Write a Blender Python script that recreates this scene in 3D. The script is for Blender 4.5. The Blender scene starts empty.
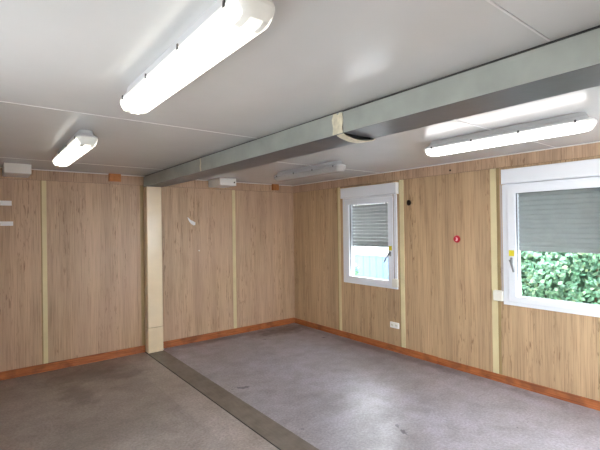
import bpy, bmesh, math, random
from mathutils import Vector, Matrix
random.seed(7)
C = bpy.context.scene.collection
H = 2.4                       # ceiling height; origin = far right floor corner, back wall y=0, right wall x=0
XL, YR = -4.98, -6.15         # left wall, rear wall

# ------------------------------------------------------------------ materials
def new_mat(name):
    m = bpy.data.materials.new(name); m.use_nodes = True
    nt = m.node_tree
    return m, nt, nt.nodes['Principled BSDF']

def simple(name, col, rough=0.5, metal=0.0, spec=0.5, bump=0.0, bscale=60, var=0.0, vscale=6, coat=0.0):
    m, nt, b = new_mat(name)
    b.inputs['Base Color'].default_value = (*col, 1)
    b.inputs['Roughness'].default_value = rough
    b.inputs['Metallic'].default_value = metal
    b.inputs['Specular IOR Level'].default_value = spec
    b.inputs['Coat Weight'].default_value = coat
    tc = nt.nodes.new('ShaderNodeTexCoord')
    if var:
        n = nt.nodes.new('ShaderNodeTexNoise'); n.inputs['Scale'].default_value = vscale; n.inputs['Detail'].default_value = 5
        nt.links.new(tc.outputs['Object'], n.inputs['Vector'])
        r = nt.nodes.new('ShaderNodeValToRGB')
        r.color_ramp.elements[0].position = .3; r.color_ramp.elements[1].position = .7
        r.color_ramp.elements[0].color = (*[c*(1-var) for c in col], 1)
        r.color_ramp.elements[1].color = (*[min(1, c*(1+var)) for c in col], 1)
        nt.links.new(n.outputs['Fac'], r.inputs['Fac']); nt.links.new(r.outputs['Color'], b.inputs['Base Color'])
    if bump:
        n2 = nt.nodes.new('ShaderNodeTexNoise'); n2.inputs['Scale'].default_value = bscale; n2.inputs['Detail'].default_value = 3
        nt.links.new(tc.outputs['Object'], n2.inputs['Vector'])
        bp = nt.nodes.new('ShaderNodeBump'); bp.inputs['Strength'].default_value = bump; bp.inputs['Distance'].default_value = .01
        nt.links.new(n2.outputs['Fac'], bp.inputs['Height']); nt.links.new(bp.outputs['Normal'], b.inputs['Normal'])
    return m

class NT:
    """tiny node helper"""
    def __init__(s, nt): s.nt = nt
    def n(s, t, **k):
        x = s.nt.nodes.new(t)
        for a, v in k.items(): setattr(x, a, v)
        return x
    def l(s, a, b): s.nt.links.new(a, b)
    def noise(s, vec, scale, detail=4, rough=.5, dist=0):
        x = s.n('ShaderNodeTexNoise'); x.inputs['Scale'].default_value = scale
        x.inputs['Detail'].default_value = detail; x.inputs['Roughness'].default_value = rough
        x.inputs['Distortion'].default_value = dist; s.l(vec, x.inputs['Vector']); return x.outputs['Fac']
    def mapping(s, vec, scale=(1,1,1), loc=(0,0,0)):
        x = s.n('ShaderNodeMapping'); x.inputs['Scale'].default_value = scale; x.inputs['Location'].default_value = loc
        s.l(vec, x.inputs['Vector']); return x.outputs['Vector']
    def ramp(s, fac, stops):
        x = s.n('ShaderNodeValToRGB'); e = x.color_ramp.elements
        while len(e) < len(stops): e.new(.5)
        for i, (p, c) in enumerate(stops):
            e[i].position = p; e[i].color = (*c, 1) if len(c) == 3 else c
        s.l(fac, x.inputs['Fac']); return x.outputs['Color']
    def mix(s, fac, a, b, mode='MIX'):
        x = s.n('ShaderNodeMix', data_type='RGBA', blend_type=mode)
        if isinstance(fac, (int, float)): x.inputs['Factor'].default_value = fac
        else: s.l(fac, x.inputs['Factor'])
        for key, v in (('A', a), ('B', b)):
            i = [q for q in x.inputs if q.name == key and q.type == 'RGBA'][0]
            if isinstance(v, tuple): i.default_value = (*v, 1)
            else: s.l(v, i)
        return [o for o in x.outputs if o.type == 'RGBA'][0]
    def math(s, op, a, b=None, clamp=False):
        x = s.n('ShaderNodeMath', operation=op); x.use_clamp = clamp
        for i, v in enumerate((a, b)):
            if v is None: continue
            if isinstance(v, (int, float)): x.inputs[i].default_value = v
            else: s.l(v, x.inputs[i])
        return x.outputs[0]
    def mrange(s, v, a, b, c=0, d=1):
        x = s.n('ShaderNodeMapRange'); s.l(v, x.inputs['Value'])
        for k, q in zip(('From Min', 'From Max', 'To Min', 'To Max'), (a, b, c, d)): x.inputs[k].default_value = q
        return x.outputs['Result']

def wood_panel(name, base, seed=0., rough=.42, pink=.35):
    """printed wood laminate: fine vertical pores, broader bands and darker flecks"""
    m, nt, b = new_mat(name); N = NT(nt)
    tc = N.n('ShaderNodeTexCoord').outputs['Object']
    v = N.mapping(tc, (1, 1, 1), (seed, seed*1.7, seed*.3))
    band = N.noise(N.mapping(v, (7, 7, .35)), 1, 3, .5, .2)
    fine = N.noise(N.mapping(v, (85, 85, 2.2)), 1, 4, .6)
    fleck = N.noise(N.mapping(v, (62, 62, 7)), 1, 3, .55, .6)
    gate = N.noise(N.mapping(v, (9, 9, .8)), 1, 2)
    dk = tuple(c*.80 for c in base); lt = tuple(min(1, c*1.13) for c in base)
    col = N.ramp(band, [(.3, dk), (.52, base), (.72, lt)])
    g = N.ramp(fine, [(.3, (.62, .58, .54)), (.5, (.97, .97, .97)), (.72, (1.12, 1.12, 1.12))])
    col = N.mix(.9, col, g, 'MULTIPLY')
    f1 = N.mrange(fleck, .57, .64); f2 = N.mrange(gate, .50, .60)
    fm = N.math('MULTIPLY', N.math('MULTIPLY', f1, f2), .8, True)
    col = N.mix(fm, col, (base[0]*.40, base[1]*.32, base[2]*.26))
    # slight greyish-pink tint in large soft areas
    tint = N.mrange(N.noise(N.mapping(v, (1.6, 1.6, .9), (3, 3, 3)), 1, 2), .42, .62, 0, pink)
    col = N.mix(tint, col, (base[0]*.97, base[1]*.93, base[2]*1.08))
    N.l(col, b.inputs['Base Color'])
    b.inputs['Roughness'].default_value = rough
    bp = N.n('ShaderNodeBump'); bp.inputs['Strength'].default_value = .12; bp.inputs['Distance'].default_value = .004
    N.l(fine, bp.inputs['Height']); N.l(bp.outputs['Normal'], b.inputs['Normal'])
    return m

def baseboard_mat():
    m, nt, b = new_mat('orange_brown_wood'); N = NT(nt)
    tc = N.n('ShaderNodeTexCoord').outputs['Object']
    g = N.noise(N.mapping(tc, (3, 3, 90)), 1, 4, .6, .3)
    col = N.ramp(g, [(.3, (.25, .062, .018)), (.5, (.42, .13, .040)), (.72, (.55, .20, .065))])
    dirt = N.mrange(N.noise(tc, 5, 4), .5, .66, 0, .6)
    col = N.mix(dirt, col, (.16, .055, .025))
    N.l(col, b.inputs['Base Color']); b.inputs['Roughness'].default_value = .45
    return m

def floor_mat():
    m, nt, b = new_mat('worn_grey_vinyl'); N = NT(nt)
    tc = N.n('ShaderNodeTexCoord').outputs['Object']
    big = N.noise(tc, .9, 5, .55, .4); mid = N.noise(tc, 5, 6, .6, .3); fine = N.noise(tc, 48, 4, .7)
    col = N.ramp(big, [(.32, (.255, .226, .214)), (.5, (.31, .278, .272)), (.68, (.37, .338, .342))])
    col = N.mix(.85, col, N.ramp(mid, [(.3, (.74, .73, .70)), (.52, (1, 1, 1)), (.72, (1.18, 1.18, 1.22))]), 'MULTIPLY')
    col = N.mix(.7, col, N.ramp(fine, [(.35, (.66, .66, .66)), (.5, (1, 1, 1)), (.66, (1.36, 1.36, 1.36))]), 'MULTIPLY')
    sep = N.n('ShaderNodeSeparateXYZ'); N.l(tc, sep.inputs[0]); X, Y = sep.outputs[0], sep.outputs[1]
    # daylight sheen painted in: paler and bluer right of the joint, greyer brown left
    side = N.mrange(X, -2.47, -2.46)
    col = N.mix(side, N.mix(1.0, col, (.93, .90, .86), 'MULTIPLY'), N.mix(1.0, col, (1.10, 1.17, 1.36), 'MULTIPLY'))
    # pale narrow sheet beside the threshold strip
    band = N.math('MULTIPLY', N.mrange(X, -2.86, -2.85), N.mrange(X, -2.57, -2.56, 1, 0))
    col = N.mix(N.math('MULTIPLY', band, .55), col, N.mix(1.0, col, (1.28, 1.27, 1.27), 'MULTIPLY'))
    # dirt stains with their own place; two darker bands along the walls
    def blot(cx, cy, rx, ry, amt, c, seed):
        nonlocal col
        dx = N.math('DIVIDE', N.math('SUBTRACT', X, cx), rx); dy = N.math('DIVIDE', N.math('SUBTRACT', Y, cy), ry)
        d = N.math('SQRT', N.math('ADD', N.math('MULTIPLY', dx, dx), N.math('MULTIPLY', dy, dy)))
        nz = N.noise(N.mapping(tc, (1, 1, 1), (seed, seed, 0)), 7, 5, .6)
        d = N.math('ADD', d, N.math('MULTIPLY', N.math('SUBTRACT', nz, .5), 1.8))
        f = N.mrange(d, .45, 1.15, amt, 0)
        col = N.mix(f, col, c)
    blot(-3.35, -.42, .46, .30, .62, (.085, .066, .054), 1.3)
    blot(-3.55, -1.0, .17, .38, .6, (.10, .082, .066), 4.1)
    blot(-3.05, -.75, .24, .14, .55, (.10, .08, .066), 8.1)
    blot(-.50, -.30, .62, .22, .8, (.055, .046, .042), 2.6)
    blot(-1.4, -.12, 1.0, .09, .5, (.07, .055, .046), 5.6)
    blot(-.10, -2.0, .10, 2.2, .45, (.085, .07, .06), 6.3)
    blot(-3.6, -2.1, .6, .4, .22, (.11, .10, .09), 9.9)
    N.l(col, b.inputs['Base Color'])
    rg = N.mrange(N.noise(N.mapping(tc, (1.4, 1.4, 1)), 1.3, 6, .6, .6), .3, .7, .26, .48)
    N.l(rg, b.inputs['Roughness'])
    b.inputs['Specular IOR Level'].default_value = .8
    bp = N.n('ShaderNodeBump'); bp.inputs['Strength'].default_value = .22; bp.inputs['Distance'].default_value = .006
    N.l(N.noise(tc, 22, 4, .6), bp.inputs['Height']); N.l(bp.outputs['Normal'], b.inputs['Normal'])
    return m

def strip_mat():
    m, nt, b = new_mat('threshold_vinyl'); N = NT(nt)
    tc = N.n('ShaderNodeTexCoord').outputs['Object']
    n = N.noise(tc, 6, 5, .6); f = N.noise(N.mapping(tc, (60, 6, 1)), 1, 3)
    col = N.ramp(n, [(.3, (.135, .112, .092)), (.7, (.21, .182, .158))])
    col = N.mix(.5, col, N.ramp(f, [(.3, (.8, .8, .8)), (.7, (1.2, 1.2, 1.2))]), 'MULTIPLY')
    N.l(col, b.inputs['Base Color']); b.inputs['Roughness'].default_value = .42
    return m

def ceiling_mat():
    m, nt, b = new_mat('glossy_painted_ceiling'); N = NT(nt)
    tc = N.n('ShaderNodeTexCoord').outputs['Object']
    n = N.noise(tc, 1.2, 4)
    N.l(N.ramp(n, [(.3, (.56, .575, .575)), (.7, (.61, .62, .625))]), b.inputs['Base Color'])
    b.inputs['Roughness'].default_value = .24
    b.inputs['Specular IOR Level'].default_value = .55
    bp = N.n('ShaderNodeBump'); bp.inputs['Strength'].default_value = .10; bp.inputs['Distance'].default_value = .02
    N.l(N.noise(tc, 3, 3), bp.inputs['Height']); N.l(bp.outputs['Normal'], b.inputs['Normal'])
    return m

def glass_mat():
    m = bpy.data.materials.new('window_glass'); m.use_nodes = True; nt = m.node_tree
    nt.nodes.remove(nt.nodes['Principled BSDF']); N = NT(nt)
    out = nt.nodes['Material Output']
    tr = N.n('ShaderNodeBsdfTransparent'); tr.inputs[0].default_value = (.965, .985, .985, 1)
    gl = N.n('ShaderNodeBsdfGlossy'); gl.inputs['Roughness'].default_value = .02
    lw = N.n('ShaderNodeLayerWeight'); lw.inputs[0].default_value = .5
    fr = N.math('ADD', N.math('MULTIPLY', N.math('POWER', lw.outputs['Facing'], 5.0), .95), .028)
    mx = N.n('ShaderNodeMixShader'); N.l(fr, mx.inputs[0]); N.l(tr.outputs[0], mx.inputs[1]); N.l(gl.outputs[0], mx.inputs[2])
    N.l(mx.outputs[0], out.inputs[0]); return m

def lit_mat(name, col, strength, half):
    """prismatic cover lit by the tubes behind it; the last centimetres beyond the tubes stay dim"""
    m, nt, b = new_mat(name); N = NT(nt)
    tc = N.n('ShaderNodeTexCoord').outputs['Object']
    sep = N.n('ShaderNodeSeparateXYZ'); N.l(tc, sep.inputs[0])
    ay = N.math('ABSOLUTE', sep.outputs[1]); ax = N.math('ABSOLUTE', N.math('SUBTRACT', N.math('ABSOLUTE', sep.outputs[0]), .034))
    core = N.mrange(ay, half-.045, half-.02, 1, 0)
    hold = N.math('MULTIPLY', N.mrange(ax, .010, .016, 1, 0), N.mrange(ay, half-.10, half-.08, 0, 1))
    k = N.math('MULTIPLY', core, N.math('SUBTRACT', 1.0, N.math('MULTIPLY', hold, .97)))
    k = N.math('MULTIPLY', k, N.mrange(sep.outputs[2], -.066, -.080, .12, 1))
    k = N.math('ADD', k, .03)
    b.inputs['Base Color'].default_value = (.62, .63, .60, 1); b.inputs['Roughness'].default_value = .3
    b.inputs['Emission Color'].default_value = (*col, 1)
    N.l(N.math('MULTIPLY', k, strength), b.inputs['Emission Strength'])
    return m

def leaf_mat():
    m, nt, b = new_mat('hedge_leaf'); N = NT(nt)
    g = N.n('ShaderNodeNewGeometry')
    col = N.ramp(g.outputs['Random Per Island'], [(0, (.045, .12, .075)), (.45, (.075, .20, .125)), (.8, (.11, .26, .15)), (1, (.25, .38, .22))])
    N.l(col, b.inputs['Base Color']); b.inputs['Roughness'].default_value = .35
    return m

def ribbed(name, col, freq):
    m = simple(name, col, .5, var=.06, vscale=3); return m

M = dict(
    back=wood_panel('wood_laminate_back', (.56, .385, .25), 0., pink=.35),
    right=wood_panel('wood_laminate_right', (.54, .37, .215), 11.3, pink=.15),
    left=wood_panel('wood_laminate_side', (.56, .39, .27), 5.2),
    board=wood_panel('wood_laminate_frieze', (.53, .36, .235), 7.7, pink=.4),
    orange=baseboard_mat(), floor=floor_mat(), strip=strip_mat(), ceil=ceiling_mat(), glass=glass_mat(),
    cover=simple('pale_yellow_plastic', (.71, .62, .37), .4, var=.08, vscale=4),
    olive=simple('olive_yellow_plastic', (.36, .26, .12), .5, var=.1),
    post=simple('cream_paint', (.82, .67, .46), .28, var=.05, vscale=5, coat=.2),
    beam=simple('grey_green_metal', (.31, .335, .31), .42, var=.12, vscale=5, bump=.05, bscale=20),
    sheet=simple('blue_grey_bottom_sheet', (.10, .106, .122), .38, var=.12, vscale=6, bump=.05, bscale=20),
    dark=simple('dark_gap', (.035, .035, .035), .8),
    caulk=simple('white_caulk', (.78, .76, .74), .5), seam=simple('ceiling_seam', (.62, .62, .63), .5),
    patch=simple('cream_tape', (.62, .58, .44), .5, var=.18, vscale=30),
    pvc=simple('white_pvc', (.80, .83, .88), .32),
    boxw=simple('white_plastic', (.86, .85, .83), .4),
    cream=simple('cream_plastic', (.76, .74, .66), .4),
    gasket=simple('grey_rubber_gasket', (.05, .06, .07), .7),
    slat=simple('grey_slat', (.345, .365, .36), .45, var=.05, vscale=10),
    metal=simple('brushed_metal', (.30, .31, .33), .35, metal=.6),
    clip=simple('dark_clip', (.06, .06, .06), .5),
    strap=simple('grey_pink_strap', (.50, .45, .43), .8),
    yellow=simple('yellow_sticker', (.72, .62, .03), .5),
    orangep=simple('orange_wood_block', (.52, .20, .06), .5, var=.15, vscale=20),
    paper=simple('white_paper', (.92, .92, .94), .6),
    red=simple('red_plastic', (.50, .012, .03), .35),
    pink=simple('pink_white_print', (.85, .50, .52), .4),
    brown=simple('dark_brown_rubber', (.035, .018, .012), .6),
    housing=simple('grey_lamp_housing', (.55, .56, .57), .45),
    unlit=simple('unlit_cover', (.46, .455, .45), .25, var=.05, vscale=8),
    leaf=leaf_mat(), twig=simple('hedge_twig', (.10, .07, .04), .8),
    ground=simple('gravel_ground', (.52, .51, .50), .9, var=.25, vscale=14),
    fence=simple('pale_blue_sheet', (.045, .095, .17), .5, var=.05),
    building=simple('pale_render', (.70, .75, .74), .8, var=.04),
)
LAMP = 5.5
M['lit_warm'] = lit_mat('lit_cover_warm', (1.0, .98, .88), LAMP*.36, .63)
M['lit_cool'] = lit_mat('lit_cover_cool', (1.0, .96, .94), LAMP*.72, .63)

# ------------------------------------------------------------------ mesh helpers
def bm_new(): return bmesh.new()
def box(bm, x0, x1, y0, y1, z0, z1, mi=0):
    x0, x1 = sorted((x0, x1)); y0, y1 = sorted((y0, y1)); z0, z1 = sorted((z0, z1))
    v = [bm.verts.new(p) for p in ((x0,y0,z0),(x1,y0,z0),(x1,y1,z0),(x0,y1,z0),(x0,y0,z1),(x1,y0,z1),(x1,y1,z1),(x0,y1,z1))]
    for f in ((0,3,2,1),(4,5,6,7),(0,1,5,4),(1,2,6,5),(2,3,7,6),(3,0,4,7)):
        bm.faces.new([v[i] for i in f]).material_index = mi
def loft(bm, rings, cap=True, mi=0):
    R = [[bm.verts.new(p) for p in r] for r in rings]; n = len(R[0])
    for a, b in zip(R, R[1:]):
        for i in range(n): bm.faces.new((a[i], a[(i+1) % n], b[(i+1) % n], b[i])).material_index = mi
    if cap:
        bm.faces.new(R[0][::-1]).material_index = mi; bm.faces.new(R[-1]).material_index = mi
def rrect(hx, hy, r, z, n=6, cx=0, cy=0):
    o = []
    for k, (sx, sy) in enumerate(((1,1),(-1,1),(-1,-1),(1,-1))):
        for i in range(n+1):
            a = math.pi/2*(k + i/n)
            o.append((cx + sx*(hx-r) + r*math.cos(a), cy + sy*(hy-r) + r*math.sin(a), z))
    return o
def cyl(bm, c, axis, r, h, n=20, r2=None):
    """cylinder starting at c and running h along axis"""
    ax = Vector(axis).normalized(); u = ax.orthogonal().normalized(); w = ax.cross(u); c = Vector(c)
    def ring(q, rr): return [tuple(q + u*rr*math.cos(2*math.pi*i/n) + w*rr*math.sin(2*math.pi*i/n)) for i in range(n)]
    loft(bm, [ring(c, r), ring(c + ax*h, r if r2 is None else r2)])
def obj(name, bm, mat, parent=None, bevel=0, smooth=False, loc=None):
    bmesh.ops.recalc_face_normals(bm, faces=bm.faces)
    me = bpy.data.meshes.new(name); bm.to_mesh(me); bm.free()
    for m in (mat if isinstance(mat, (list, tuple)) else [mat]): me.materials.append(m)
    if smooth:
        for p in me.polygons: p.use_smooth = True
    o = bpy.data.objects.new(name, me); C.objects.link(o)
    if parent: o.parent = parent
    if loc: o.location = loc
    if bevel:
        md = o.modifiers.new('bevel', 'BEVEL'); md.width = bevel; md.segments = 2; md.limit_method = 'ANGLE'
    return o
def tag(o, label, cat, group=None, kind=None):
    o['label'] = label; o['category'] = cat
    if group: o['group'] = group
    if kind: o['kind'] = kind
    return o
def thing(name, label, cat, loc=(0,0,0), rot=(0,0,0), group=None):
    o = bpy.data.objects.new(name, None); C.objects.link(o); o.location = loc; o.rotation_euler = rot
    o.empty_display_size = .1
    return tag(o, label, cat, group)
def struct(name, bm, mat, bevel=0, parent=None, label=None, cat=None):
    o = obj(name, bm, mat, parent, bevel)
    if not parent:
        o['kind'] = 'structure'
        if label: o['label'] = label; o['category'] = cat
    return o
def copy_thing(o, parent=None):
    c = o.copy(); C.objects.link(c)
    if parent: c.parent = parent
    for ch in list(o.children): copy_thing(ch, c)
    return c

# ------------------------------------------------------------------ room shell
b = bm_new(); box(b, XL-.1, .1, YR-.1, .1, -.12, 0)
struct('floor', b, M['floor'], label='worn grey vinyl floor with stains', cat='floor')
b = bm_new(); box(b, XL-.1, .1, YR-.1, .1, H, H+.12)
struct('ceiling', b, M['ceil'], label='glossy white painted ceiling panels', cat='ceiling')
b = bm_new(); box(b, XL-.1, .1, 0, .1, 0, H)
struct('wall_back', b, M['back'], label='back wall of wood grain laminate panels', cat='wall')

def wall_with_holes(name, fixed, along, a0, a1, holes, mat, label):
    """fixed=(c0,c1) thickness range, along='y' or 'x', holes=[(lo,hi,z0,z1)]"""
    b = bm_new()
    def seg(p, q, z0, z1):
        if q - p < 1e-6: return
        if along == 'y': box(b, fixed[0], fixed[1], p, q, z0, z1)
        else: box(b, p, q, fixed[0], fixed[1], z0, z1)
    cur = a0
    for lo, hi, z0, z1 in sorted(holes):
        seg(cur, lo, 0, H); seg(lo, hi, 0, z0); seg(lo, hi, z1, H); cur = hi
    seg(cur, a1, 0, H)
    bmesh.ops.remove_doubles(b, verts=b.verts, dist=1e-5)
    return struct(name, b, mat, label=label, cat='wall')
W1 = (-2.268, -1.262); W2 = (-4.695, -3.65)           # window outer frames along y
ZB, ZT = .835, 2.14
wall_with_holes('wall_right', (0, .1), 'y', YR, 0, [(W1[0]+.02, W1[1]-.02, ZB+.02, ZT), (W2[0]+.02, W2[1]-.02, ZB+.02, ZT)],
                M['right'], 'right wall of golden wood grain laminate with two windows')
WL = (-4.55, -3.2); WL2 = (-5.95, -4.9)
wall_with_holes('wall_left', (XL-.1, XL), 'y', YR, 0, [(WL[0], WL[1], .84, 2.1), (WL2[0], WL2[1], .84, 2.1)], M['left'], 'left wall of wood grain laminate')
WR = (-2.0, -.3)
wall_with_holes('wall_rear', (YR-.1, YR), 'x', XL-.1, .1, [(WR[0], WR[1], .84, 2.1)], M['left'], 'rear wall behind the viewer')

# simple fixed windows added in the two unseen walls to let daylight in
def added_window(n, along, fixed, lo, hi, z0, z1):
    b = bm_new(); t = .06
    def bb(p, q, a, c):
        if along == 'y': box(b, fixed-.03, fixed+.03, p, q, a, c)
        else: box(b, p, q, fixed-.03, fixed+.03, a, c)
    bb(lo, hi, z0, z0+t); bb(lo, hi, z1-t, z1); bb(lo, lo+t, z0+t, z1-t); bb(hi-t, hi, z0+t, z1-t); bb((lo+hi)/2-.03, (lo+hi)/2+.03, z0+t, z1-t)
    o = struct('window_%d' % n, b, M['pvc'], .004)
    g = bm_new()
    if along == 'y': box(g, fixed-.002, fixed+.002, lo+t, hi-t, z0+t, z1-t)
    else: box(g, lo+t, hi-t, fixed-.002, fixed+.002, z0+t, z1-t)
    obj('pane', g, M['glass'], o)
added_window(3, 'y', XL-.05, WL[0], WL[1], .84, 2.1)
added_window(5, 'y', XL-.05, WL2[0], WL2[1], .84, 2.1)
added_window(4, 'x', YR-.05, WR[0], WR[1], .84, 2.1)

# baseboards
def baseboard(name, x0, x1, y0, y1, label, h=.096):
    b = bm_new(); box(b, x0, x1, y0, y1, 0, h); return struct(name, b, M['orange'], .004, label=label, cat='baseboard')
baseboard('baseboard_back', -2.36, -.016, -.016, 0, 'orange brown baseboard of back wall right of the cream post')
baseboard('baseboard_back_left', XL+.016, -2.57, -.016, 0, 'orange brown baseboard of back wall left of the cream post')
baseboard('baseboard_right', -.016, 0, -2.85, 0, 'orange brown baseboard of right wall near the far corner', .088)
b = bm_new(); box(b, -.014, 0, YR+.016, -2.853, 0, .084)
struct('baseboard_right_front', b, M['orange'], .004, label='orange brown baseboard of right wall below the near window', cat='baseboard')
baseboard('baseboard_left', XL, XL+.016, YR+.016, 0, 'orange brown baseboard of left wall')
baseboard('baseboard_rear', XL, 0, YR, YR+.016, 'orange brown baseboard of rear wall')

# frieze boards under the ceiling, split in lengths
tn = [0]
def trim(bm, mat, bevel=.002, label=None):
    tn[0] += 1
    return struct('trim_%d' % tn[0], bm, mat, bevel, label=label, cat='trim' if label else None)
for x0, x1 in ((XL, -4.17), (-4.168, -3.48), (-3.478, -2.575), (-2.565, -1.47), (-1.468, -.012)):
    b = bm_new(); box(b, x0, x1, -.008, 0, 2.272, H-.012); trim(b, M['board'])
for y0, y1 in ((YR, -4.3), (-4.298, -2.62), (-2.618, -.0081)):
    b = bm_new(); box(b, -.008, 0, y0, y1, 2.272, H-.012); trim(b, M['board'])
b = bm_new(); box(b, XL, 0, -.003, 0, 2.2702, 2.2718); box(b, -.003, 0, YR, 0, 2.2702, 2.2718); trim(b, M['brown'], 0)
# thin white caulk beads at the ceiling
b = bm_new(); box(b, XL, 0, -.011, 0, H-.011, H); trim(b, M['caulk'], .003, 'thin white bead between back wall and ceiling')
b = bm_new(); box(b, -.011, 0, YR, -.0111, H-.011, H); trim(b, M['caulk'], .003, 'thin white bead between right wall and ceiling')
# corner strip
b = bm_new(); box(b, -.03, -.0001, -.010, 0, .0801, 2.27); trim(b, M['board'], .002, 'thin wood strip in the far corner')
# pale joint covers on the walls
def cover_back(x0, x1):
    b = bm_new(); box(b, x0, x1, -.007, 0, .081, 2.27); trim(b, M['cover'], .002, None)
def cover_right(y0, y1):
    b = bm_new(); box(b, -.007, 0, y0, y1, .081, 2.27); trim(b, M['cover'], .002, None)
cover_back(-3.747, -3.700); cover_back(-1.205, -1.150)
for y0, y1 in ((-1.19, -1.14), (-2.372, -2.307), (-3.58, -3.517), (-4.84, -4.77)): cover_right(y0, y1)
for y0, y1 in ((-1.138, -1.118), (-2.305, -2.294), (-3.612, -3.582)):
    b = bm_new(); box(b, -.003, 0, y0, y1, .081, 2.27); trim(b, M['olive'], .001)
for x0, x1 in ((-2.612, -2.565), (-3.76, -3.749)):
    b = bm_new(); box(b, x0, x1, -.003, 0, .081, 2.27); trim(b, M['olive'], .001)
b = bm_new(); box(b, -2.66, -2.615, -.005, 0, .081, 2.27); trim(b, M['board'], .001)

# ceiling panel joints (narrow raised cover beads)
for x0, x1, y, w in ((XL, -2.565, -2.9, .004), (XL, -2.565, -5.06, .0045), (XL, -2.565, -.76, .004), (-2.27, 0, -4.16, .004), (-2.27, 0, -2.0, .003)):
    b = bm_new(); box(b, x0, x1, y-w, y+w, H-.003, H); trim(b, M['seam'], 0)
# threshold strip over the joint between the two containers
b = bm_new(); box(b, -2.565, -2.345, YR+.016, -.0, 0, .003)
trim(b, M['strip'], .001, 'dark brown threshold strip across the floor')
b = bm_new(); box(b, -2.575, -2.566, YR+.016, -.02, 0, .002); trim(b, M['dark'], 0, 'thin dark joint along the threshold strip')

# ------------------------------------------------------------------ beam
bt = thing('ceiling_beam', 'long grey green metal clad beam crossing under the ceiling onto the cream post', 'beam', (-2.42, -3.0, 2.25))
def bl(p): return (p[0]+2.42, p[1]+3.0, p[2]-2.25)
X0, X1, JY, ZBm = -2.56, -2.27, -3.885, 2.255
# far cladding with the sagging bottom sheet
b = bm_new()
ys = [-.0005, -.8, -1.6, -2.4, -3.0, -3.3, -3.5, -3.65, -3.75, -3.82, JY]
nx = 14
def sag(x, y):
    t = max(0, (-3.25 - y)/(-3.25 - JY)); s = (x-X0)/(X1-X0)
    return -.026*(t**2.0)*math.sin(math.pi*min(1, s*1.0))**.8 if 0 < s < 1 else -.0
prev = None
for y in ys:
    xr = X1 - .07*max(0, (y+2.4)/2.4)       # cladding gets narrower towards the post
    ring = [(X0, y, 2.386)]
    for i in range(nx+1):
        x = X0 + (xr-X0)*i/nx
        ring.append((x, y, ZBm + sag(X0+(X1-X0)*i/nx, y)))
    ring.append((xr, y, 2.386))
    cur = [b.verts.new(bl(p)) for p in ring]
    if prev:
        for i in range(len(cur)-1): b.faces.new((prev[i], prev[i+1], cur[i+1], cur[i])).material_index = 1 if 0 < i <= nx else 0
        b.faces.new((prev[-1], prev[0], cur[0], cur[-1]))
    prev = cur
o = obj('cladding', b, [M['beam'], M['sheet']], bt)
sd = o.modifiers.new('thick', 'SOLIDIFY'); sd.thickness = .004; sd.offset = 1
# near cladding
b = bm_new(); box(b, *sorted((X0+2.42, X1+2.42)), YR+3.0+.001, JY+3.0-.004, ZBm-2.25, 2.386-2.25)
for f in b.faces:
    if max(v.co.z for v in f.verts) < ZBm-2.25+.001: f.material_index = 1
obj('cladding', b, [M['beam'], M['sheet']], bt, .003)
# rim of the sagging sheet
b = bm_new()
for i in range(nx):
    xa = X0+(X1-X0)*i/nx; xb = X0+(X1-X0)*(i+1)/nx
    za, zb = ZBm+sag(xa, JY), ZBm+sag(xb, JY)
    r = [[bl((x, y, z+dz)) for y, dz in ((JY-.012, -.003), (JY+.05, -.003), (JY+.05, -.009), (JY-.012, -.009))] for x, z in ((xa, za), (xb, zb))]
    loft(b, r)
obj('joint_rim', b, M['patch'], bt)
# dark inside and dark gap over the beam
b = bm_new(); box(b, X0+2.42+.012, X1+2.42-.012, YR+3.0+.002, 2.99, 2.386-2.25, 2.3995-2.25)
obj('gap_filler', b, M['dark'], bt)
b = bm_new(); box(b, X0+2.42+.01, X1+2.42-.01, JY+3.0+.02, JY+3.0+.03, .006, .13)
obj('inner_core', b, M['dark'], bt)
# torn tape at the joint and the paint smear further back
b = bm_new()
pts = [(JY-.006, 2.380), (JY-.010, 2.33), (JY-.004, 2.29), (JY-.008, 2.256), (JY+.085, 2.256), (JY+.078, 2.30), (JY+.09, 2.35), (JY+.075, 2.384), (JY+.05, 2.386), (JY+.035, 2.372), (JY+.02, 2.386)]
loft(b, [[bl((X0-.006, y, z)) for y, z in pts], [bl((X0-.0041, y, z)) for y, z in pts]])
obj('joint_tape', b, M['patch'], bt)
b = bm_new()
pts = [(-1.815, 2.383), (-1.835, 2.384), (-1.845, 2.33), (-1.832, 2.30), (-1.85, 2.256), (-1.82, 2.256), (-1.812, 2.31), (-1.826, 2.34)]
loft(b, [[bl((X0-.006, y, z)) for y, z in pts], [bl((X0-.0041, y, z)) for y, z in pts]])
obj('paint_smear', b, M['patch'], bt)

# ------------------------------------------------------------------ post
pt = thing('support_post', 'cream painted square post standing against the back wall under the beam', 'post', (-2.46, -.06, 0))
b = bm_new(); box(b, -.10, .10, -.06, .058, .342, 2.2495); obj('post_sleeve', b, M['post'], pt, .006)
b = bm_new(); box(b, -.102, .102, -.062, .058, .0035, .339); obj('lower_sleeve', b, M['post'], pt, .006)
b = bm_new(); box(b, -.097, .097, -.056, .055, .336, .345); obj('sleeve_joint', b, M['olive'], pt)

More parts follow.
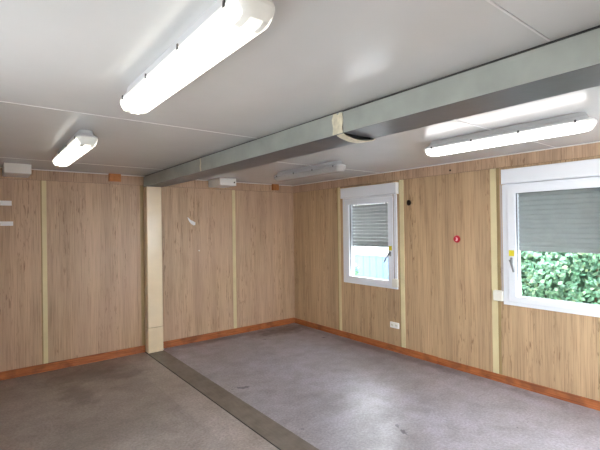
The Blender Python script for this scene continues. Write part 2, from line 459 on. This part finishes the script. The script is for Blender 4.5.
# ------------------------------------------------------------------ ceiling lights
def make_light(label, mat, loc):
    t = thing('ceiling_light', label, 'ceiling light', loc, group=None)
    hx, hy = .070, .632                     # half size of the rim
    b = bm_new()
    loft(b, [rrect(hx-.026, hy-.055, .035, -.0005), rrect(hx-.020, hy-.045, .035, -.030), rrect(hx-.001, hy-.002, .045, -.050), rrect(hx, hy, .046, -.060)])
    obj('housing', b, M['housing'], t, smooth=False)
    b = bm_new()
    loft(b, [rrect(hx+.001, hy+.001, .046, -.0605), rrect(hx, hy, .045, -.072), rrect(hx-.005, hy-.008, .042, -.090), rrect(hx-.013, hy-.022, .04, -.110), rrect(hx-.024, hy-.038, .035, -.118), rrect(hx-.034, hy-.052, .03, -.120)])
    obj('diffuser', b, mat, t)
    for s in (-1, 1):
        for y in (-.54, -.18, .18, .54):
            b = bm_new()
            loft(b, [rrect(.003, .006, .002, -.070, 2, s*(hx+.002), y), rrect(.003, .006, .002, -.050, 2, s*(hx+.001), y)])
            obj('clip', b, M['clip'], t)
    return t
L1 = make_light('large lit white tube light nearest the viewer in left ceiling half', M['lit_warm'], (-3.695, -4.09, H))
L2 = make_light('lit white tube light on the ceiling near the left back wall', M['lit_warm'], (-3.72, -1.86, H))
L3 = make_light('switched off grey tube light on the ceiling beyond the beam', M['unlit'], (-1.195, -1.86, H))
L4 = make_light('lit white tube light between the beam and the near window', M['lit_cool'], (-1.20, -4.19, H))
for L in (L1, L2, L3, L4): L['group'] = 'tube lights on the ceiling'

# ------------------------------------------------------------------ wall junction boxes, wood blocks
def ceiling_box(label, x0, x1):
    cx = (x0+x1)/2
    t = thing('junction_box', label, 'junction box', (cx, -.0115, H), group='white boxes where back wall meets ceiling')
    w = (x1-x0)/2
    b = bm_new(); box(b, -w, w, -.385, -.0, -.108, -.0002); obj('box_body', b, M['boxw'], t, .006)
    b = bm_new(); box(b, -w+.004, w-.004, -.389, -.3851, -.104, -.004); obj('cover_plate', b, M['boxw'], t, .002)
    b = bm_new(); cyl(b, (w-.035, -.3895, -.060), (0, -1, 0), .011, .003, 16); obj('cable_hole', b, M['brown'], t)
    return t
k1 = ceiling_box('white plastic box at ceiling edge above the wall labels at far left', -4.125, -3.88)
k2 = ceiling_box('white plastic box at ceiling edge right of the beam with a dark hole', -1.61, -1.345)
h = [c for c in k1.children if c.name.startswith('cable_hole')][0]; bpy.data.objects.remove(h)
for lab, x0, x1 in (('orange brown wood block under ceiling left of the cream post', -3.01, -2.865), ('orange brown wood block under ceiling near the far corner', -.455, -.335)):
    b = bm_new(); box(b, -(x1-x0)/2, (x1-x0)/2, -.045, 0, 0, .0995)
    o = obj('wood_block', b, M['orangep'], None, .003, loc=((x0+x1)/2, -.0083, 2.300)); tag(o, lab, 'wood block', 'wood blocks under the ceiling')

# ------------------------------------------------------------------ windows with shutters
def make_window(n, y0, y1, hsign, label):
    """y0<y1; hsign=+1: handle at the y1 side (left in the picture), -1: at the y0 side"""
    root = bpy.data.objects.new('window_%d' % n, None); C.objects.link(root); root.location = (0, (y0+y1)/2, ZB)
    root['kind'] = 'structure'; root['label'] = label; root['category'] = 'window'
    hw = (y1-y0)/2; h = 2.085-ZB; hh = ZT-.001-ZB
    def frame(name, x0, x1, ay, az0, az1, w, wb, wt, mat, bev):
        b = bm_new()
        # mitred ring: outer and inner loops, front and back
        def lp(x, i): 
            return [(x, -ay+i*w, az0+i*wb), (x, ay-i*w, az0+i*wb), (x, ay-i*w, az1-i*wt), (x, -ay+i*w, az1-i*wt)]
        V = [[b.verts.new(p) for p in lp(x, i)] for x, i in ((x0, 0), (x0, 1), (x1, 1), (x1, 0))]
        for k in range(4):
            A, B = V[k], V[(k+1) % 4]
            for j in range(4): b.faces.new((A[j], A[(j+1) % 4], B[(j+1) % 4], B[j]))
        return obj(name, b, mat, root, bev)
    frame('window_frame', -.022, .0, hw, 0, h, .06, .04, .03, M['pvc'], .003)
    frame('window_frame', .0, .07, hw-.021, .021, hh, .045, .025, .05, M['pvc'], .003)
    sash = frame('sash', -.036, .035, hw-.056, .036, h-.024, .080, .068, .072, M['pvc'], .005)
    gy, gz0, gz1 = hw-.136, .104, h-.096
    gk = bm_new()
    for a in ((-gy-.001, -gy+.004, gz0, gz1), (gy-.004, gy+.001, gz0, gz1), (-gy, gy, gz0-.001, gz0+.003), (-gy, gy, gz1-.004, gz1+.001)):
        box(gk, -.010, .004, *a)
    obj('gasket', gk, M['gasket'], sash)
    g = bm_new(); box(g, -.004, .0, -gy+.001, gy-.001, gz0, gz1); obj('pane', g, M['glass'], sash)
    # sill
    # handle
    hy = hsign*(hw-.096); hz = .465
    b = bm_new(); loft(b, [[(x, hy+p[0], hz+p[1]) for p in [(q[0], q[1]) for q in rrect(.013, .032, .008, 0, 3)]] for x in (-.0361, -.046)])
    hd = obj('window_handle', b, M['metal'], sash, .002)
    b = bm_new(); cyl(b, (-.046, hy, hz), (-1, 0, 0), .011, .03, 12)
    tilt = (-.035 if n == 2 else .085)
    p0 = Vector((-.068, hy, hz+.01)); p1 = Vector((-.075, hy+tilt, hz-.115))
    d = (p1-p0).normalized(); s = d.cross(Vector((1,0,0))).normalized(); u = s.cross(d)
    def ring(q, a, c): return [tuple(q + s*a*cx + u*c*cz) for cx, cz in ((1,.5),(.5,1),(-.5,1),(-1,.5),(-1,-.5),(-.5,-1),(.5,-1),(1,-.5))]
    loft(b, [ring(p0, .012, .008), ring(p0.lerp(p1, .5), .011, .007), ring(p1, .008, .005)])
    obj('lever', b, M['metal'], hd)
    # yellow sticker above the handle
    b = bm_new(); box(b, -.0372, -.0362, hy-.026, hy+.026, hz+.045, hz+.105)
    o = obj('sticker', b, M['yellow'], sash); o['label'] = 'yellow square sticker'
    # hinges on the other side
    for zz in (.07, h-.10):
        b = bm_new(); cyl(b, (-.030, -hsign*(hw-.050), zz), (0, 0, 1), .007, .055, 10); obj('hinge', b, M['boxw'], root)
    return root
make_window(1, W1[0], W1[1], -1, 'narrow white framed window near the far corner with half lowered shutter')
make_window(2, W2[0], W2[1], 1, 'white framed window at right looking onto the green hedge')

def make_shutter(swy, y0, y1, zlow, slat_h, gap, label, strap_y, win_label, wy0, wy1, wx):
    cy = (y0+y1)/2; hw = (y1-y0)/2
    t = thing('roller_shutter', label, 'roller shutter', (0, cy, 1.4), group='window roller shutters')
    # inside cover box, front with a slight step
    b = bm_new()
    prof = [(0, .84), (-.062, .84), (-.066, .836), (-.066, .700), (-.060, .690), (0, .690)]
    loft(b, [[(x-.0005 if x == 0 else x, y, z) for x, z in prof] for y in (-hw-.035, hw+.035)])
    for y in (-hw-.041, hw+.035):
        box(b, -.068, -.0005, y, y+.006, .688, .842)
    for v in b.verts: pass
    obj('shutter_box', b, M['pvc'], t, .002)
    # slat curtain: each slat a shallow outward arc
    b = bm_new(); ztop = ZT-.004-1.4; z = zlow-1.4+.045; ih = .40; sc0 = swy-cy
    while z < ztop:
        n = 5; z1 = min(z+slat_h-gap, ztop)
        f = [(.086 - .007*math.sin(math.pi*i/n), z+(z1-z)*i/n) for i in range(n+1)]
        bk = [(x+.006, zz) for x, zz in reversed(f)]
        loft(b, [[(x, y, zz) for x, zz in f+bk] for y in (sc0-ih, sc0+ih)])
        z += slat_h
    if gap > 0:                     # connecting webs between the slats
        y = sc0-ih+.04
        while y < sc0+ih-.05:
            box(b, .086, .089, y, y+.032, zlow-1.4+.04, ztop); y += .052
    obj('slat_curtain', b, M['slat'], t)
    b = bm_new(); box(b, .078, .096, sc0-ih, sc0+ih, zlow-1.4, zlow-1.4+.044); obj('bottom_bar', b, M['slat'], t, .004)
    for s in (-1, 1):
        b = bm_new(); ys = sorted((sc0+s*(ih+.002), sc0+s*(ih+.045))); box(b, .074, .112, ys[0], ys[1], ZB+.03-1.4, ZT-.002-1.4)
        obj('guide_rail', b, M['pvc'], t, .002)
    # strap and winder
    w = thing('strap_winder', win_label, 'strap winder', (wx, (wy0+wy1)/2, .865), group='shutter strap winders')
    ww = (wy1-wy0)/2
    b = bm_new(); loft(b, [[(x, q[0], q[1]+.055) for q in rrect(ww-i, .055-i, .012, 0, 4)] for x, i in ((-.0005, 0), (-.030, 0), (-.036, .006))])
    obj('winder_case', b, M['cream'], w)
    b = bm_new(); box(b, -.022, -.020, strap_y-.007-(wy0+wy1)/2, strap_y+.007-(wy0+wy1)/2, .105, 2.088-.865); obj('strap', b, M['strap'], w)
    return t
make_shutter((W1[0]+W1[1])/2, W1[0]+.012, W1[1]-.045, 1.375, .0475, .0035, 'white boxed roller shutter lowered halfway over the narrow window near corner', -2.238,
             'cream strap winder at lower right corner of the narrow window', -2.29, -2.205, -.0235)
make_shutter((W2[0]+W2[1])/2, W2[0]+.055, W2[1]-.055, 1.395, .0475, .0, 'white boxed roller shutter with grey slats above the hedge view', -3.642,
             'cream strap winder at lower left corner of the hedge window', -3.647, -3.548, -.0075)

# ------------------------------------------------------------------ small things on the walls
t = thing('wall_socket', 'white double wall socket low on the right wall below the narrow window', 'socket', (-.0005, -2.20, .315))
b = bm_new(); loft(b, [[(x, q[0], q[1]+.038) for q in rrect(.072-i, .038-i, .006, 0, 3)] for x, i in ((0, 0), (-.012, 0), (-.015, .003))]); obj('socket_plate', b, M['boxw'], t)
for s in (-1, 1):
    b = bm_new(); cyl(b, (-.0151, s*.034, .038), (-1, 0, 0), .021, .003, 20); o = obj('socket_insert', b, M['cream'], t)
    g = bm_new()
    for q in (-.009, .009): cyl(g, (-.0182, s*.034+q, .038), (-1, 0, 0), .003, .001, 8)
    obj('pin_hole', g, M['brown'], o)
t = thing('round_badge', 'small red round badge with a pink white mark on the right wall', 'badge', (-.0005, -3.116, 1.51))
b = bm_new(); cyl(b, (0, 0, 0), (-1, 0, 0), .042, .012, 28, .037); obj('disc', b, M['red'], t)
b = bm_new()
pts = [(.012, .016), (-.004, .019), (-.016, .010), (-.018, -.006), (-.012, -.020), (.004, -.024), (.012, -.014), (.004, -.006), (.006, .002), (-.002, .006)]
loft(b, [[(x, y, z) for y, z in pts] for x in (-.0121, -.0130)]); obj('mark', b, M['pink'], t)
t = thing('cable_hole', 'dark brown oval cable hole high on the right wall beside the narrow window', 'hole cover', (-.0005, -2.455, 1.965))
b = bm_new(); loft(b, [[(x, q[0], q[1]) for q in rrect(hx2, hz2, hx2-.001, 0, 8)] for x, hx2, hz2 in ((0, .030, .036), (-.008, .030, .036), (-.010, .026, .032), (-.004, .022, .028))])
obj('rim', b, M['brown'], t)
b = bm_new(); cyl(b, (-.0101, .0, .0), (-1, 0, 0), .010, .004, 14); obj('plug', b, M['brown'], t)

def wall_label(lab, x0, x1, z0, z1):
    b = bm_new(); box(b, x0, x1, -.0012, -.0004, z0, z1)
    cx, cz = (x0+x1)/2, z0
    bmesh.ops.translate(b, verts=b.verts, vec=(-cx, 0, -cz))
    o = obj('paper_label', b, M['paper'], None, loc=(cx, 0, cz)); tag(o, lab, 'label', 'white labels on the back wall')
wall_label('upper white paper strip stuck on the back wall at far left', -4.33, -4.04, 1.965, 2.02)
wall_label('lower white paper strip stuck on the back wall at far left', -4.33, -4.028, 1.735, 1.785)
b = bm_new()
pts = [(-.048, .044), (-.036, .040), (-.014, .018), (.014, .006), (.042, -.010), (.040, -.034), (.022, -.040), (-.006, -.026), (-.030, .002), (-.040, .020)]
loft(b, [[(x*1.35, y, z*1.4) for x, z in pts] for y in (0, -.003)])
o = obj('paper_scrap', b, M['paper'], None, loc=(-1.875, -.0004, 1.775)); tag(o, 'torn curved white paper scrap on the back wall right of the post', 'paper scrap')
b = bm_new(); cyl(b, (0, 0, 0), (0, -1, 0), .011, .004, 8)  # small pale nick on the wall, modelled as a screw cap
o = obj('screw_cap', b, M['cream'], None, loc=(-1.765, -.0004, 1.345)); tag(o, 'tiny pale screw cap below the torn paper scrap on back wall', 'screw cap')
b = bm_new(); cyl(b, (0, 0, 0), (-1, 0, 0), .012, .004, 10)  # small brown dot on the top board, modelled as a screw head
o = obj('screw', b, M['brown'], None, loc=(-.0085, -3.05, 2.31)); tag(o, 'small brown nail head on the top board of the right wall', 'screw')

# ------------------------------------------------------------------ outside
GZ = -.25
b = bm_new(); box(b, -30, 40, -35, 30, GZ-.1, GZ); o = obj('ground', b, M['ground']); o['kind'] = 'structure'; o['label'] = 'gravel ground outside'; o['category'] = 'ground'
hd = thing('hedge', 'dense leafy green hedge outside the window at right', 'hedge', (2.2, -3.6, GZ))
b = bm_new()
def leaf(bm, c, s):
    n = Vector((random.gauss(-1, .55), random.gauss(0, .6), random.gauss(.45, .6))).normalized()
    u = n.orthogonal().normalized(); u.rotate(Matrix.Rotation(random.uniform(0, 6.28), 3, n)); w = n.cross(u)
    P = [(-1, 0, 0), (-.35, .52, -.08), (.35, .40, -.06), (1, 0, -.22), (.35, -.40, -.06), (-.35, -.52, -.08)]
    v = [bm.verts.new(c + u*p[0]*s + w*p[1]*s + n*p[2]*s) for p in P]
    m = bm.verts.new(c + n*s*.06)
    for i in range(6): bm.faces.new((v[i], v[(i+1) % 6], m))
for i in range(14000):
    y = random.uniform(-2.4, 2.9); z = random.uniform(.1, 2.7)
    bulge = .16*math.sin(y*3.1+1)*math.sin(z*3.7) + .10*math.sin(y*7.3)*math.cos(z*6.1+2)
    x = -.35 + bulge + random.random()**2*.35 + (.12*max(0, z-2.0))
    leaf(b, Vector((x, y, z)), random.uniform(.028, .055))
obj('foliage', b, M['leaf'], hd)
b = bm_new()
for i in range(40):
    y = -2.3 + i*.13; p = Vector((random.uniform(-.05, .15), y, 0))
    for k in range(3):
        q = p + Vector((random.uniform(-.12, .12), random.uniform(-.15, .15), random.uniform(.6, .85)))
        cyl(b, p, q-p, .014, (q-p).length, 6, .009); p = q
obj('stem', b, M['twig'], hd)
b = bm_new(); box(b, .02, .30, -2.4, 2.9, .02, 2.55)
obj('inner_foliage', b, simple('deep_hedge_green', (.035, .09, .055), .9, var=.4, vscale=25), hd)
bs = thing('bush', 'pale green bush outside the narrow window left of the blue fence', 'bush', (2.7, 1.42, GZ))
b = bm_new()
for i in range(1600):
    d = Vector((random.gauss(0, 1), random.gauss(0, 1), random.gauss(0, 1))).normalized()*random.uniform(.6, 1)
    leaf(b, Vector((d.x*.28, d.y*.30, .66+d.z*.62)), random.uniform(.03, .05))
obj('foliage', b, M['leaf'], bs)
b = bm_new(); cyl(b, (0, 0, 0), (0, 0, 1), .03, .9, 8, .015); obj('stem', b, M['twig'], bs)
# pale blue sheet fence
fz = thing('sheet_metal_fence', 'pale blue ribbed sheet fence outside the narrow window', 'fence', (4.3, 1.2, GZ))
b = bm_new(); y = -3.6
pts = []
while y < 3.4:
    pts += [(0, y), (0, y+.16), (.010, y+.18), (.010, y+.22)]; y += .24
f = pts; bk = [(x+.01, y) for x, y in reversed(pts)]
loft(b, [[(x, y, z) for x, y in f+bk] for z in (.05, 1.10)]); obj('sheet', b, M['fence'], fz)
b = bm_new(); box(b, -.03, .05, -3.62, 3.45, 1.101, 1.14); obj('top_rail', b, M['housing'], fz, .004)
for yy in (-3.5, -1.2, 1.1, 3.3):
    b = bm_new(); box(b, .042, .09, yy, yy+.05, 0, 1.10); obj('fence_post', b, M['housing'], fz)
# pale building behind the fence
bd = thing('outbuilding', 'pale low building behind the blue fence outside', 'building', (9, 4, GZ))
b = bm_new(); box(b, -1.2, 1.2, -5, 6, 0, 2.6); obj('wall_block', b, M['building'], bd)
b = bm_new(); box(b, -1.45, 1.4, -5.2, 6.2, 2.601, 2.75); obj('roof', b, M['housing'], bd, .01)

# ------------------------------------------------------------------ light
w = bpy.data.worlds.new('overcast_sky'); bpy.context.scene.world = w; w.use_nodes = True
bg = w.node_tree.nodes['Background']; bg.inputs[0].default_value = (.95, .97, 1.0, 1); bg.inputs[1].default_value = 9.5

# ------------------------------------------------------------------ camera (solved from the photograph's vanishing lines)
cx, cy, cz, yaw, pit, rol, f = -4.34340475774736, -5.714377091021062, 1.676629593914148, 0.6661333529311046, 0.004386080463640365, -0.01414006181171999, 409.48161384446695
fw = Vector((math.sin(yaw)*math.cos(pit), math.cos(yaw)*math.cos(pit), math.sin(pit)))
r = Vector((math.cos(yaw), -math.sin(yaw), 0)); u = r.cross(fw)
r2 = r*math.cos(rol) + u*math.sin(rol); u2 = -r*math.sin(rol) + u*math.cos(rol)
cd = bpy.data.cameras.new('camera'); cam = bpy.data.objects.new('camera', cd); C.objects.link(cam)
cam.matrix_world = Matrix(((r2.x, u2.x, -fw.x, cx), (r2.y, u2.y, -fw.y, cy), (r2.z, u2.z, -fw.z, cz), (0, 0, 0, 1)))
cd.sensor_width = 36; cd.sensor_fit = 'HORIZONTAL'; cd.lens = f/600*36; cd.clip_start = .02
sc = bpy.context.scene; sc.camera = cam
vs = sc.view_settings; vs.view_transform = 'Standard'; vs.look = 'None'; vs.gamma = 1; vs.use_curve_mapping = False; vs.exposure = 0.9
sc.cycles.use_denoising = True
sc.cycles.max_bounces = 10; sc.cycles.diffuse_bounces = 6; sc.cycles.transparent_max_bounces = 12
sc.cycles.sample_clamp_indirect = 10
